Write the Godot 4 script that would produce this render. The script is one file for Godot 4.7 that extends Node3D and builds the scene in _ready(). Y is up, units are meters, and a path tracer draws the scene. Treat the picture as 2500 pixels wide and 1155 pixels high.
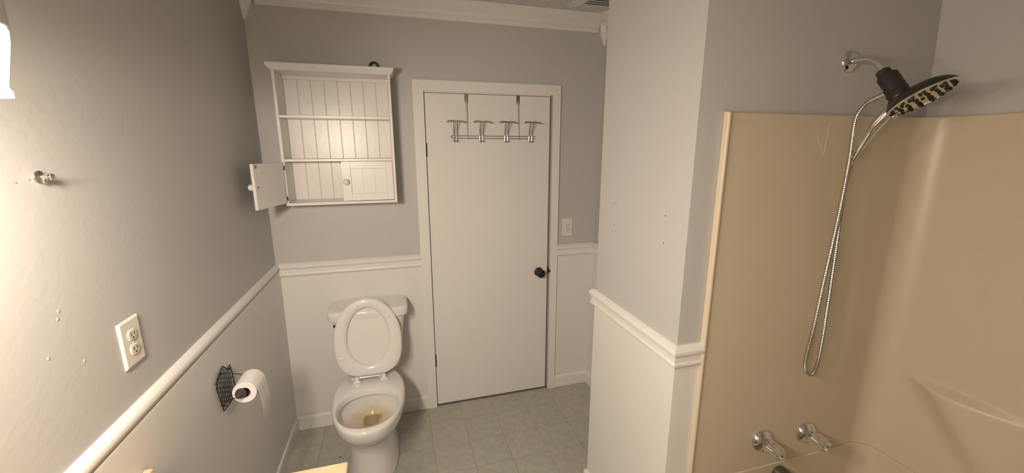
extends Node3D
# A small bathroom: x runs right along the back wall, y up, z towards the camera; metres.

# ---------- mesh collector: triangle soup, outward winding, crease-angle normals ----------
class MB:
	var v := PackedVector3Array()
	func tri(a: Vector3, b: Vector3, c: Vector3) -> void:
		if (b - a).cross(c - a).length_squared() < 1e-20: return
		v.append(a); v.append(b); v.append(c)
	func quad(a: Vector3, b: Vector3, c: Vector3, d: Vector3) -> void:
		tri(a, b, c); tri(a, c, d)
	func fix(start: int) -> void:            # make the closed piece that began at start face outward
		if v.size() - start < 3: return
		var o := v[start]
		var vol := 0.0
		for i in range(start, v.size(), 3):
			vol += (v[i] - o).dot((v[i + 1] - o).cross(v[i + 2] - o))
		if vol < 0.0:
			for i in range(start, v.size(), 3):
				var t := v[i + 1]; v[i + 1] = v[i + 2]; v[i + 2] = t
	func box(a: Vector3, b: Vector3, r := 0.0) -> void:   # chamfered box
		var lo := Vector3(min(a.x, b.x), min(a.y, b.y), min(a.z, b.z))
		var hi := Vector3(max(a.x, b.x), max(a.y, b.y), max(a.z, b.z))
		var h := (hi - lo) * 0.5
		var c := (hi + lo) * 0.5
		r = min(r, 0.49 * min(h.x, min(h.y, h.z)) * 2.0)
		if r <= 0.0:
			for ax in 3:
				for sg in [-1.0, 1.0]:
					var u := Vector3(); u[(ax + 1) % 3] = h[(ax + 1) % 3]
					var w := Vector3(); w[(ax + 2) % 3] = h[(ax + 2) % 3]
					var n := Vector3(); n[ax] = h[ax] * sg
					if sg > 0: quad(c + n - u - w, c + n + u - w, c + n + u + w, c + n - u + w)
					else: quad(c + n - u - w, c + n - u + w, c + n + u + w, c + n + u - w)
			return
		var g := func(sx, sy, sz, ax):
			var p := Vector3(sx * h.x, sy * h.y, sz * h.z)
			for k in 3:
				if k != ax: p[k] -= sign(p[k]) * r
			return c + p
		for ax in 3:
			var a1 := (ax + 1) % 3
			var a2 := (ax + 2) % 3
			for sg in [-1, 1]:
				var q := []
				for uv in [[-1, -1], [1, -1], [1, 1], [-1, 1]]:
					var d := [0, 0, 0]; d[ax] = sg; d[a1] = uv[0]; d[a2] = uv[1]
					q.append(g.call(d[0], d[1], d[2], ax))
				if sg > 0: quad(q[0], q[1], q[2], q[3])
				else: quad(q[0], q[3], q[2], q[1])
			for s1 in [-1, 1]:                                   # edges along ax
				for s2 in [-1, 1]:
					var d0 := [0, 0, 0]; d0[ax] = -1; d0[a1] = s1; d0[a2] = s2
					var d1 := [0, 0, 0]; d1[ax] = 1; d1[a1] = s1; d1[a2] = s2
					var p0: Vector3 = g.call(d0[0], d0[1], d0[2], a1); var p1: Vector3 = g.call(d1[0], d1[1], d1[2], a1)
					var p2: Vector3 = g.call(d1[0], d1[1], d1[2], a2); var p3: Vector3 = g.call(d0[0], d0[1], d0[2], a2)
					if (p1 - p0).cross(p2 - p0).dot((p0 + p2) * 0.5 - c) > 0: quad(p0, p1, p2, p3)
					else: quad(p0, p3, p2, p1)
		for sx in [-1, 1]:
			for sy in [-1, 1]:
				for sz in [-1, 1]:
					var p0: Vector3 = g.call(sx, sy, sz, 0); var p1: Vector3 = g.call(sx, sy, sz, 1); var p2: Vector3 = g.call(sx, sy, sz, 2)
					if (p1 - p0).cross(p2 - p0).dot(p0 - c) > 0: tri(p0, p1, p2)
					else: tri(p0, p2, p1)
	func rings(rs: Array, cap0 := true, cap1 := true, closed := true) -> void:   # skin between rings of equal counts
		var s := v.size()
		var n: int = rs[0].size()
		for i in rs.size() - 1:
			var a: PackedVector3Array = rs[i]
			var b: PackedVector3Array = rs[i + 1]
			for j in (n if closed else n - 1):
				var k := (j + 1) % n
				quad(a[j], a[k], b[k], b[j])
		if cap0: fan(rs[0], true)
		if cap1: fan(rs[rs.size() - 1], false)
		if closed: fix(s)
	func fan(r: PackedVector3Array, rev: bool) -> void:
		var c := Vector3()
		for p in r: c += p
		c /= r.size()
		for j in r.size():
			var k := (j + 1) % r.size()
			if rev: tri(c, r[k], r[j])
			else: tri(c, r[j], r[k])
	func lathe(prof: Array, at: Vector3, axis: Vector3, n := 24) -> void:   # prof: [radius, along axis]
		var w := axis.normalized()
		var u := w.cross(Vector3.UP if abs(w.y) < 0.9 else Vector3.RIGHT).normalized()
		var t := w.cross(u)
		var rs := []
		for p in prof:
			var r := PackedVector3Array()
			for j in n:
				var a := TAU * j / n
				r.append(at + w * p[1] + (u * cos(a) + t * sin(a)) * p[0])
			rs.append(r)
		rings(rs)
	func tube(pts: PackedVector3Array, r, n := 8, loop := false) -> void:
		var rs := []
		var m := pts.size()
		var u := Vector3()
		for i in m:
			var d := (pts[(i + 1) % m] - pts[(i - 1 + m) % m]) if loop else (pts[min(i + 1, m - 1)] - pts[max(i - 1, 0)])
			d = d.normalized()
			if i == 0: u = d.cross(Vector3.UP if abs(d.y) < 0.9 else Vector3.RIGHT).normalized()
			else: u = (u - d * u.dot(d)).normalized()
			var t := d.cross(u)
			var rr: float = r if typeof(r) == TYPE_FLOAT else r[i]
			var q := PackedVector3Array()
			for j in n:
				var a := TAU * j / n
				q.append(pts[i] + (u * cos(a) + t * sin(a)) * rr)
			rs.append(q)
		if loop: rs.append(rs[0])
		rings(rs, not loop, not loop)
	func bar(a: Vector3, b: Vector3, r: float, n := 8) -> void:
		tube(PackedVector3Array([a, b]), r, n)
	func ball(c: Vector3, r: Vector3, n := 16) -> void:
		var rs := []
		for i in n / 2 + 1:
			var f: float = PI * clamp(i, 0.02, n / 2 - 0.02) / (n / 2)
			var q := PackedVector3Array()
			for j in n:
				var a := TAU * j / n
				q.append(c + Vector3(r.x * sin(f) * cos(a), r.y * cos(f), r.z * sin(f) * sin(a)))
			rs.append(q)
		rings(rs)
	func prism(poly: PackedVector2Array, fwd: Callable) -> void:   # fwd(p2, 0 or 1) -> Vector3
		var s := v.size()
		var ix := Geometry2D.triangulate_polygon(poly)
		for i in range(0, ix.size(), 3):
			tri(fwd.call(poly[ix[i]], 0), fwd.call(poly[ix[i + 1]], 0), fwd.call(poly[ix[i + 2]], 0))
			tri(fwd.call(poly[ix[i]], 1), fwd.call(poly[ix[i + 2]], 1), fwd.call(poly[ix[i + 1]], 1))
		var cw := Geometry2D.is_polygon_clockwise(poly)
		var tcw := false
		if ix.size() >= 3:
			var a := poly[ix[0]]; var b := poly[ix[1]]; var c := poly[ix[2]]
			tcw = Geometry2D.is_polygon_clockwise(PackedVector2Array([a, b, c]))
		for i in poly.size():
			var j := (i + 1) % poly.size()
			var p0: Vector3 = fwd.call(poly[i], 0); var p1: Vector3 = fwd.call(poly[j], 0)
			var q0: Vector3 = fwd.call(poly[i], 1); var q1: Vector3 = fwd.call(poly[j], 1)
			if cw == tcw: quad(p1, p0, q0, q1)
			else: quad(p0, p1, q1, q0)
		fix(s)
	func mesh(crease := 42.0, tint = null) -> ArrayMesh:
		var nt := v.size() / 3
		var fn := PackedVector3Array(); fn.resize(nt)
		var near := {}
		for t in nt:
			fn[t] = (v[t * 3 + 1] - v[t * 3]).cross(v[t * 3 + 2] - v[t * 3])
			for k in 3:
				var key := Vector3i((v[t * 3 + k] * 50000.0).round())
				if near.has(key): near[key].append(t)
				else: near[key] = [t]
		var cc := cos(deg_to_rad(crease))
		var pos := PackedVector3Array(); var nor := PackedVector3Array(); var col := PackedColorArray()
		for t in nt:
			var n0 := fn[t].normalized()
			for k in [0, 2, 1]:                                     # clockwise fronts
				var p := v[t * 3 + k]
				var s := Vector3()
				for o in near[Vector3i((p * 50000.0).round())]:
					if fn[o].normalized().dot(n0) > cc: s += fn[o]
				pos.append(p); nor.append(s.normalized())
				if tint != null: col.append(tint.call(p))
		var a := []; a.resize(Mesh.ARRAY_MAX)
		a[Mesh.ARRAY_VERTEX] = pos; a[Mesh.ARRAY_NORMAL] = nor
		if tint != null: a[Mesh.ARRAY_COLOR] = col
		var m := ArrayMesh.new()
		m.add_surface_from_arrays(Mesh.PRIMITIVE_TRIANGLES, a)
		return m

# ---------- naming and tagging ----------
var used := {}
func numbered(s: String) -> String:
	used[s] = used.get(s, -1) + 1
	return s if used[s] == 0 else "%s_%03d" % [s, used[s]]
func tag(o: Node, label: String, category: String, group := "") -> void:
	o.set_meta("label", label); o.set_meta("category", category)
	if group: o.set_meta("group", group)
func thing(called: String, label: String, category: String, at := Vector3.ZERO, group := "") -> Node3D:
	var o := Node3D.new(); o.name = numbered(called); add_child(o); o.position = at
	tag(o, label, category, group)
	return o
func obj(called: String, mb, mat: Material, parent: Node = null, crease := 42.0) -> MeshInstance3D:
	var o := MeshInstance3D.new()
	o.mesh = mb.mesh(crease) if mb is MB else mb
	o.material_override = mat
	o.cast_shadow = GeometryInstance3D.SHADOW_CASTING_SETTING_ON
	if parent == null:
		o.name = numbered(called); add_child(o)
	else:
		o.name = called; parent.add_child(o, true)
		var off := Vector3()
		var q := parent
		while q != self and q is Node3D:
			off += (q as Node3D).position; q = q.get_parent()
		o.position = -off                                         # meshes are written in room coordinates
	return o
func struct(called: String, mb, mat: Material, label: String, category: String, crease := 42.0) -> MeshInstance3D:
	var o := obj(called, mb, mat, null, crease)
	o.set_meta("kind", "structure"); tag(o, label, category)
	return o
func boxes(list: Array, r := 0.0) -> MB:
	var m := MB.new()
	for b in list: m.box(b[0], b[1], r)
	return m
func V(x: float, y: float, z: float) -> Vector3: return Vector3(x, y, z)

# ---------- materials ----------
var M := {}
func noise_image(size: int, freq: float, sd: int, oct := 3) -> Image:
	var n := FastNoiseLite.new()
	n.noise_type = FastNoiseLite.TYPE_SIMPLEX_SMOOTH; n.seed = sd; n.frequency = freq; n.fractal_octaves = oct
	return n.get_seamless_image(size, size)
func relief(size: int, freq: float, sd: int, strength: float, oct := 3) -> ImageTexture:
	var im := noise_image(size, freq, sd, oct); im.convert(Image.FORMAT_RGBA8)
	im.bump_map_to_normal_map(strength)
	return ImageTexture.create_from_image(im)
func mottle(size: int, freq: float, sd: int, a: Color, b: Color) -> ImageTexture:
	var im := noise_image(size, freq, sd, 4); im.convert(Image.FORMAT_RGBA8)
	for y in size:
		for x in size:
			im.set_pixel(x, y, a.lerp(b, im.get_pixel(x, y).r))
	return ImageTexture.create_from_image(im)
func mat(called: String, lin: Color, rough: float, metal := 0.0) -> StandardMaterial3D:
	var m := StandardMaterial3D.new()
	m.albedo_color = lin.linear_to_srgb(); m.roughness = rough; m.metallic = metal
	m.cull_mode = BaseMaterial3D.CULL_DISABLED
	M[called] = m
	return m
func bumpy(m: StandardMaterial3D, tex: Texture2D, per_metre: float, amount: float) -> void:
	m.normal_enabled = true; m.normal_texture = tex; m.normal_scale = amount
	m.uv1_triplanar = true; m.uv1_world_triplanar = true; m.uv1_scale = Vector3.ONE * per_metre
func make_materials() -> void:
	var fine := relief(256, 0.03, 3, 6.0)
	var roller := relief(512, 0.02, 8, 5.0, 4)
	bumpy(mat("grey_paint", Color(0.495, 0.497, 0.497), 0.42), roller, 3.2, 0.10)
	bumpy(mat("white_paint", Color(0.72, 0.715, 0.70), 0.4), roller, 3.2, 0.09)
	bumpy(mat("ceiling_paint", Color(0.72, 0.72, 0.71), 0.85), relief(512, 0.05, 5, 14.0), 2.4, 0.8)
	bumpy(mat("trim_paint", Color(0.75, 0.745, 0.73), 0.32), fine, 4.0, 0.05)
	bumpy(mat("door_paint", Color(0.74, 0.735, 0.72), 0.36), fine, 3.0, 0.06)
	bumpy(mat("cabinet_white", Color(0.76, 0.755, 0.74), 0.3), fine, 5.0, 0.04)
	mat("ceramic", Color(0.74, 0.74, 0.735), 0.07)
	mat("bowl_ceramic", Color(1, 1, 1), 0.07).vertex_color_use_as_albedo = true
	mat("seat_plastic", Color(0.76, 0.75, 0.74), 0.1)
	mat("plate_plastic", Color(0.70, 0.68, 0.62), 0.22)
	mat("socket_plastic", Color(0.66, 0.63, 0.52), 0.25)
	mat("dark_slot", Color(0.02, 0.018, 0.015), 0.7)
	mat("chrome", Color(0.72, 0.72, 0.73), 0.07, 1.0)
	mat("nickel", Color(0.46, 0.44, 0.42), 0.28, 1.0)
	mat("hose_metal", Color(0.52, 0.5, 0.48), 0.2, 1.0)
	mat("black_metal", Color(0.012, 0.012, 0.013), 0.42)
	mat("head_plastic", Color(0.02, 0.018, 0.016), 0.4)
	mat("nozzle_rubber", Color(0.014, 0.012, 0.01), 0.6)
	mat("face_plate", Color(0.62, 0.59, 0.42), 0.2, 0.85)
	mat("wire", Color(0.03, 0.03, 0.032), 0.45, 0.6)
	mat("cap_grey", Color(0.05, 0.048, 0.052), 0.4)
	mat("spout_metal", Color(0.2, 0.19, 0.18), 0.3, 0.9)
	mat("screw_brown", Color(0.05, 0.03, 0.02), 0.6)
	bumpy(mat("surround", Color(0.575, 0.505, 0.385), 0.37), relief(256, 0.012, 21, 3.0, 2), 1.3, 0.10)
	var lam := mat("laminate", Color(0.66, 0.5, 0.32), 0.32)
	lam.albedo_color = Color(1, 1, 1)
	lam.albedo_texture = mottle(256, 0.012, 31, Color(0.80, 0.70, 0.57), Color(0.87, 0.77, 0.64))
	lam.uv1_triplanar = true; lam.uv1_world_triplanar = true; lam.uv1_scale = V(2.5, 2.5, 2.5)
	mat("laminate_core", Color(0.3, 0.2, 0.12), 0.6)
	bumpy(mat("vanity_wood", Color(0.62, 0.6, 0.57), 0.4), fine, 4.0, 0.05)
	for k in 3:
		var m := mat("tile_%d" % k, Color(1, 1, 1), 0.34 + 0.03 * k)
		m.albedo_texture = mottle(256, 0.035, 40 + k, [Color(0.63, 0.63, 0.595), Color(0.645, 0.635, 0.61), Color(0.62, 0.63, 0.59)][k], [Color(0.71, 0.715, 0.67), Color(0.72, 0.71, 0.68), Color(0.70, 0.71, 0.665)][k])
		m.uv1_triplanar = true; m.uv1_world_triplanar = true; m.uv1_scale = V(2.1, 2.1, 2.1)
		m.normal_enabled = true; m.normal_texture = fine; m.normal_scale = 0.08
	mat("tile_joint", Color(0.17, 0.17, 0.15), 0.8)
	var p := mat("paper", Color(0.86, 0.855, 0.84), 0.9)
	p.backlight_enabled = true; p.backlight = Color(0.5, 0.48, 0.46)
	bumpy(p, fine, 22.0, 0.25)
	mat("cardboard", Color(0.3, 0.22, 0.14), 0.9)
	var ac := mat("acrylic", Color(0.97, 0.97, 0.95), 0.16)
	ac.albedo_color.a = 0.02; ac.refraction_enabled = true; ac.refraction_scale = 0.045
	ac.cull_mode = BaseMaterial3D.CULL_BACK
	var wt := mat("water", Color(0.5, 0.42, 0.2), 0.02)
	wt.transparency = BaseMaterial3D.TRANSPARENCY_ALPHA; wt.albedo_color.a = 0.25
	var gl := mat("lamp_glass", Color(0.9, 0.88, 0.84), 0.3)
	gl.emission_enabled = true; gl.emission = Color(1.0, 0.9, 0.76); gl.emission_energy_multiplier = 9.0

# ---------- profiles swept along a run of wall ----------
# pts: the run in plan (x, z); prof: (outward, y) outline; side: which side of the run is outward; pre/post: neighbours for mitred ends
func sweep(m: MB, pts: Array, prof: PackedVector2Array, side: float, pre = null, post = null) -> void:
	var all := pts.duplicate()
	if pre != null: all.push_front(pre)
	if post != null: all.push_back(post)
	var o := 1 if pre != null else 0
	var rs := []
	for i in pts.size():
		var k := i + o
		var ns := []
		if k > 0:
			var d: Vector2 = (all[k] - all[k - 1]).normalized(); ns.append(Vector2(d.y, -d.x) * side)
		if k < all.size() - 1:
			var d2: Vector2 = (all[k + 1] - all[k]).normalized(); ns.append(Vector2(d2.y, -d2.x) * side)
		var n: Vector2 = ns[0]
		if ns.size() == 2: n = (ns[0] + ns[1]) / (1.0 + ns[0].dot(ns[1]))
		var r := PackedVector3Array()
		for p in prof: r.append(V(pts[i].x + n.x * p.x, p.y, pts[i].y + n.y * p.x))
		rs.append(r)
	m.rings(rs, false, false)
	var ix := Geometry2D.triangulate_polygon(prof)
	for e in [0, rs.size() - 1]:
		for i in range(0, ix.size(), 3):
			m.tri(rs[e][ix[i]], rs[e][ix[i + 1]], rs[e][ix[i + 2]])
	# caps: turn each to face away from the middle of the run
	var last := rs.size() - 1
	var n2 := ix.size()
	for e in 2:
		var st := m.v.size() - n2 * (2 - e)
		var away: Vector3 = rs[0][0] - rs[1][0] if e == 0 else rs[last][0] - rs[last - 1][0]
		for t in range(st, st + n2, 3):
			if t + 2 < m.v.size() and (m.v[t + 1] - m.v[t]).cross(m.v[t + 2] - m.v[t]).dot(away) < 0:
				var q := m.v[t + 1]; m.v[t + 1] = m.v[t + 2]; m.v[t + 2] = q

func pv(list: Array) -> PackedVector2Array:
	var a := PackedVector2Array()
	for p in list: a.append(Vector2(p[0], p[1]))
	return a
func smooth(pts: Array, per: int) -> PackedVector3Array:      # Catmull-Rom through the points
	var out := PackedVector3Array()
	for i in pts.size() - 1:
		var a: Vector3 = pts[max(i - 1, 0)]; var b: Vector3 = pts[i]; var c: Vector3 = pts[i + 1]; var d: Vector3 = pts[min(i + 2, pts.size() - 1)]
		for k in per:
			out.append(b.cubic_interpolate(c, a, d, float(k) / per))
	out.append(pts[pts.size() - 1])
	return out

const WARM := Color(1.0, 0.835, 0.69)
const OMNI := [0.03, 0.0, 0.0, 0.0]
const SPOT := [0.70, 0.66, 0.66, 0.66]
const MOUTH := Vector3(0.33, -0.76, -0.56)   # the way the open mouths face: down and out over the basin
const LX := 0.19      # the shades stand this far off the wall
const RAIL_Y := 1.074
const CEIL := 2.51
const ZP := 1.461          # face of the plumbing wall
const XP := 1.552          # left face of the partition
const ZF := 0.885          # far face of the partition
const XA := 1.99           # alcove wall right of the door
const XR := 2.52           # right wall
const ZR := 3.0            # rear wall

func _ready() -> void:
	# camera
	var cam := Camera3D.new(); cam.name = "camera"
	cam.fov = 60.368; cam.near = 0.02; cam.far = 30.0
	cam.position = V(0.6803, 1.7167, 2.5092)
	cam.rotation_degrees = V(-12.2734, -15.9527, -0.043)
	add_child(cam); cam.current = true
	# exposure; an enclosed room: no sky
	var we := WorldEnvironment.new(); we.name = "environment"
	var env := Environment.new()
	env.background_mode = Environment.BG_COLOR; env.background_color = Color(0, 0, 0)
	env.ambient_light_source = Environment.AMBIENT_SOURCE_DISABLED
	env.tonemap_mode = Environment.TONE_MAPPER_LINEAR; env.tonemap_exposure = 0.97
	env.sdfgi_enabled = true; env.ssao_enabled = true; env.ssil_enabled = true
	we.environment = env; add_child(we)
	make_materials()
	vanity_light()
	room()
	trims()
	door()
	wall_cabinet()
	toilet()
	tub_and_surround()
	shower()
	taps()
	left_wall_things()
	hook_rack()
	vanity()
	small_things()

# ---------- the lamp that lights the room ----------
func vanity_light() -> void:
	var t := thing("vanity_light", "lit wall lamp with frosted glass shades at the left edge above the outlet", "lamp", V(0, 1.9, 2.28))
	var m := MB.new(); m.box(V(0.0, 1.9, 1.81), V(0.03, 2.0, 2.76), 0.006)
	obj("back_plate", m, M.chrome, t)
	for k in 4:
		var z := 1.898 + 0.26 * k
		m = MB.new(); m.bar(V(0.02, 1.92, z), V(LX - 0.06, 1.92, z), 0.009, 12)
		obj("arm", m, M.chrome, t)
		m = MB.new()                                             # square white cap that holds the glass
		var cs := []
		for q in [[0.02, 1.857], [0.0655, 1.857], [0.067, 1.860], [0.068, 1.93], [0.062, 1.950], [0.03, 1.956], [0.004, 1.957]]:
			var r := PackedVector3Array()
			for j in 32:
				var a := TAU * j / 32.0
				var c := Vector2(cos(a), sin(a))
				var e := pow(pow(abs(c.x), 6.0) + pow(abs(c.y), 6.0), -1.0 / 6.0)
				r.append(V(LX + c.x * e * q[0], q[1], z + c.y * e * q[0]))
			cs.append(r)
		m.rings(cs)
		obj("cap", m, M.trim_paint, t)
		# square frosted glass, open below, with a thicker lip at the mouth
		m = MB.new()
		var rs := []
		for q in [[0.030, 1.868], [0.0645, 1.868], [0.066, 1.864], [0.065, 1.85], [0.0572, 1.80], [0.0580, 1.797], [0.0592, 1.795], [0.0592, 1.787], [0.052, 1.787], [0.0515, 1.80], [0.0585, 1.85], [0.058, 1.860], [0.030, 1.862]]:
			var r := PackedVector3Array()
			for j in 32:
				var a := TAU * j / 32.0
				var c := Vector2(cos(a), sin(a))
				var e := pow(pow(abs(c.x), 6.0) + pow(abs(c.y), 6.0), -1.0 / 6.0)
				r.append(V(LX + c.x * e * q[0], q[1] - 0.011, z + c.y * e * q[0]))
			rs.append(r)
		rs.append(rs[0])
		m.rings(rs, false, false)
		obj("glass_shade", m, M.lamp_glass, t)
		# the glass scatters some of the bulb's light all round; most leaves by the open mouth
		var l := OmniLight3D.new(); l.name = "bulb_light"
		l.light_color = WARM.linear_to_srgb(); l.light_energy = OMNI[k]; l.light_size = 0.04
		l.omni_range = 8.0; l.omni_attenuation = 2.0; l.shadow_enabled = true
		t.add_child(l, true); l.position = V(LX, 1.812, z) - t.position
		var d := SpotLight3D.new(); d.name = "mouth_light"
		d.light_color = WARM.linear_to_srgb(); d.light_energy = SPOT[k]; d.light_size = 0.045
		d.spot_range = 8.0; d.spot_attenuation = 2.0; d.spot_angle = 89.0; d.spot_angle_attenuation = 1.0; d.shadow_enabled = true
		t.add_child(d, true); d.position = V(LX, 1.805, z) - t.position
		d.basis = Basis.looking_at(MOUTH, Vector3.UP)

# ---------- room shell ----------
func room() -> void:
	var g: Material = M.grey_paint
	var w := struct("wall_left", boxes([[V(-0.12, -0.1, -0.12), V(0, 2.65, ZR)]]), g, "grey left wall with a white chair rail running towards the toilet", "wall")
	var wm := MB.new()                          # the panelling stands proud of the plaster, nearly flush with the rail
	wm.prism(pv([[-0.01, 0], [-0.01, 1.031], [0.0165, 1.031], [0.0178, 1.029], [0.0178, 1.0], [0.007, 0]]), func(q, s): return V(q.x, q.y, 0.0 if s == 0 else ZR))
	obj("wainscot", wm, M.white_paint, w)
	var b := struct("wall_back", boxes([[V(0, -0.1, -0.12), V(0.862, 2.65, 0)], [V(1.6635, -0.1, -0.12), V(2.1, 2.65, 0)], [V(0.862, 2.038, -0.12), V(1.6635, 2.65, 0)], [V(0.862, -0.1, -0.12), V(1.6635, 2.038, -0.06)]]), g, "grey back wall that holds the white door and the cabinet", "wall")
	obj("wainscot", boxes([[V(0, 0, 0), V(0.83, 1.03, 0.003)], [V(1.69, 0, 0), V(2.0, 1.03, 0.003)]]), M.white_paint, b)
	var am := MB.new()                          # this wall leans a little outward
	am.prism(pv([[1.9805, -0.1], [2.0145, 2.65], [2.2, 2.65], [2.2, -0.1]]), func(q, s): return V(q.x, q.y, -0.12 if s == 0 else ZF + 0.02))
	var a := struct("wall_alcove", am, g, "narrow grey wall at the right end of the door alcove", "wall")
	am = MB.new(); am.prism(pv([[1.979, 0], [1.9915, 1.03], [1.9945, 1.03], [1.9825, 0]]), func(q, s): return V(q.x, q.y, 0.0 if s == 0 else ZF))
	obj("wainscot", am, M.white_paint, a)
	var p := struct("wall_partition", boxes([[V(XP, -0.1, ZF), V(2.7, 2.65, ZP)]]), g, "pale partition wall between the door alcove and the shower", "wall")
	obj("wainscot", boxes([[V(XP - 0.003, 0, ZF - 0.003), V(1.66, 1.03, ZP + 0.003)]]), M.white_paint, p)
	var m := MB.new()
	m.prism(pv([[XR, -0.1], [XR, 1.822], [2.447, 2.65], [2.7, 2.65], [2.7, -0.1]]), func(q, s): return V(q.x, q.y, ZP if s == 0 else ZR))
	struct("wall_right", m, g, "grey right wall above the beige tub surround", "wall")
	struct("wall_rear", boxes([[V(-0.12, -0.1, ZR), V(2.7, 2.65, ZR + 0.12)]]), g, "grey rear wall behind the viewer", "wall")
	struct("ceiling", boxes([[V(-0.12, CEIL, -0.12), V(2.7, 2.65, ZR + 0.12)]]), M.ceiling_paint, "white textured ceiling above the crown moulding", "ceiling")
	var f := struct("floor", boxes([[V(-0.12, -0.1, -0.12), V(2.7, -0.0008, ZR + 0.12)]]), M.tile_joint, "grey green vinyl tile floor in front of the door", "floor")
	# the tiles: a few variants share one mesh
	var pitch := 0.2115
	var cut := {}
	var rng := RandomNumberGenerator.new(); rng.seed = 5
	for i in 10:
		for k in 15:
			var x0: float = max(0.173 + pitch * (i - 1), 0.0015); var z0: float = max(-0.026 + pitch * k, 0.0015)
			var x1: float = min(0.173 + pitch * i, 1.978); var z1: float = min(-0.026 + pitch * (k + 1), ZR - 0.002)
			if z0 > ZF - 0.003: x1 = min(x1, XP - 0.004 if z0 < ZP else 1.645)
			if x1 - x0 < 0.02: continue
			var size := Vector2i(roundi((x1 - x0) * 10000), roundi((z1 - z0) * 10000))
			if not cut.has(size):
				var tm := MB.new(); tm.box(V(0, -0.004, 0), V(x1 - x0 - 0.0012, 0.0, z1 - z0 - 0.0012), 0.0009)
				cut[size] = tm.mesh()
			var o := obj("tile", cut[size], M["tile_%d" % rng.randi_range(0, 2)], f)
			o.position = V(x0, rng.randf_range(-0.0001, 0.0001), z0)

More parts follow.
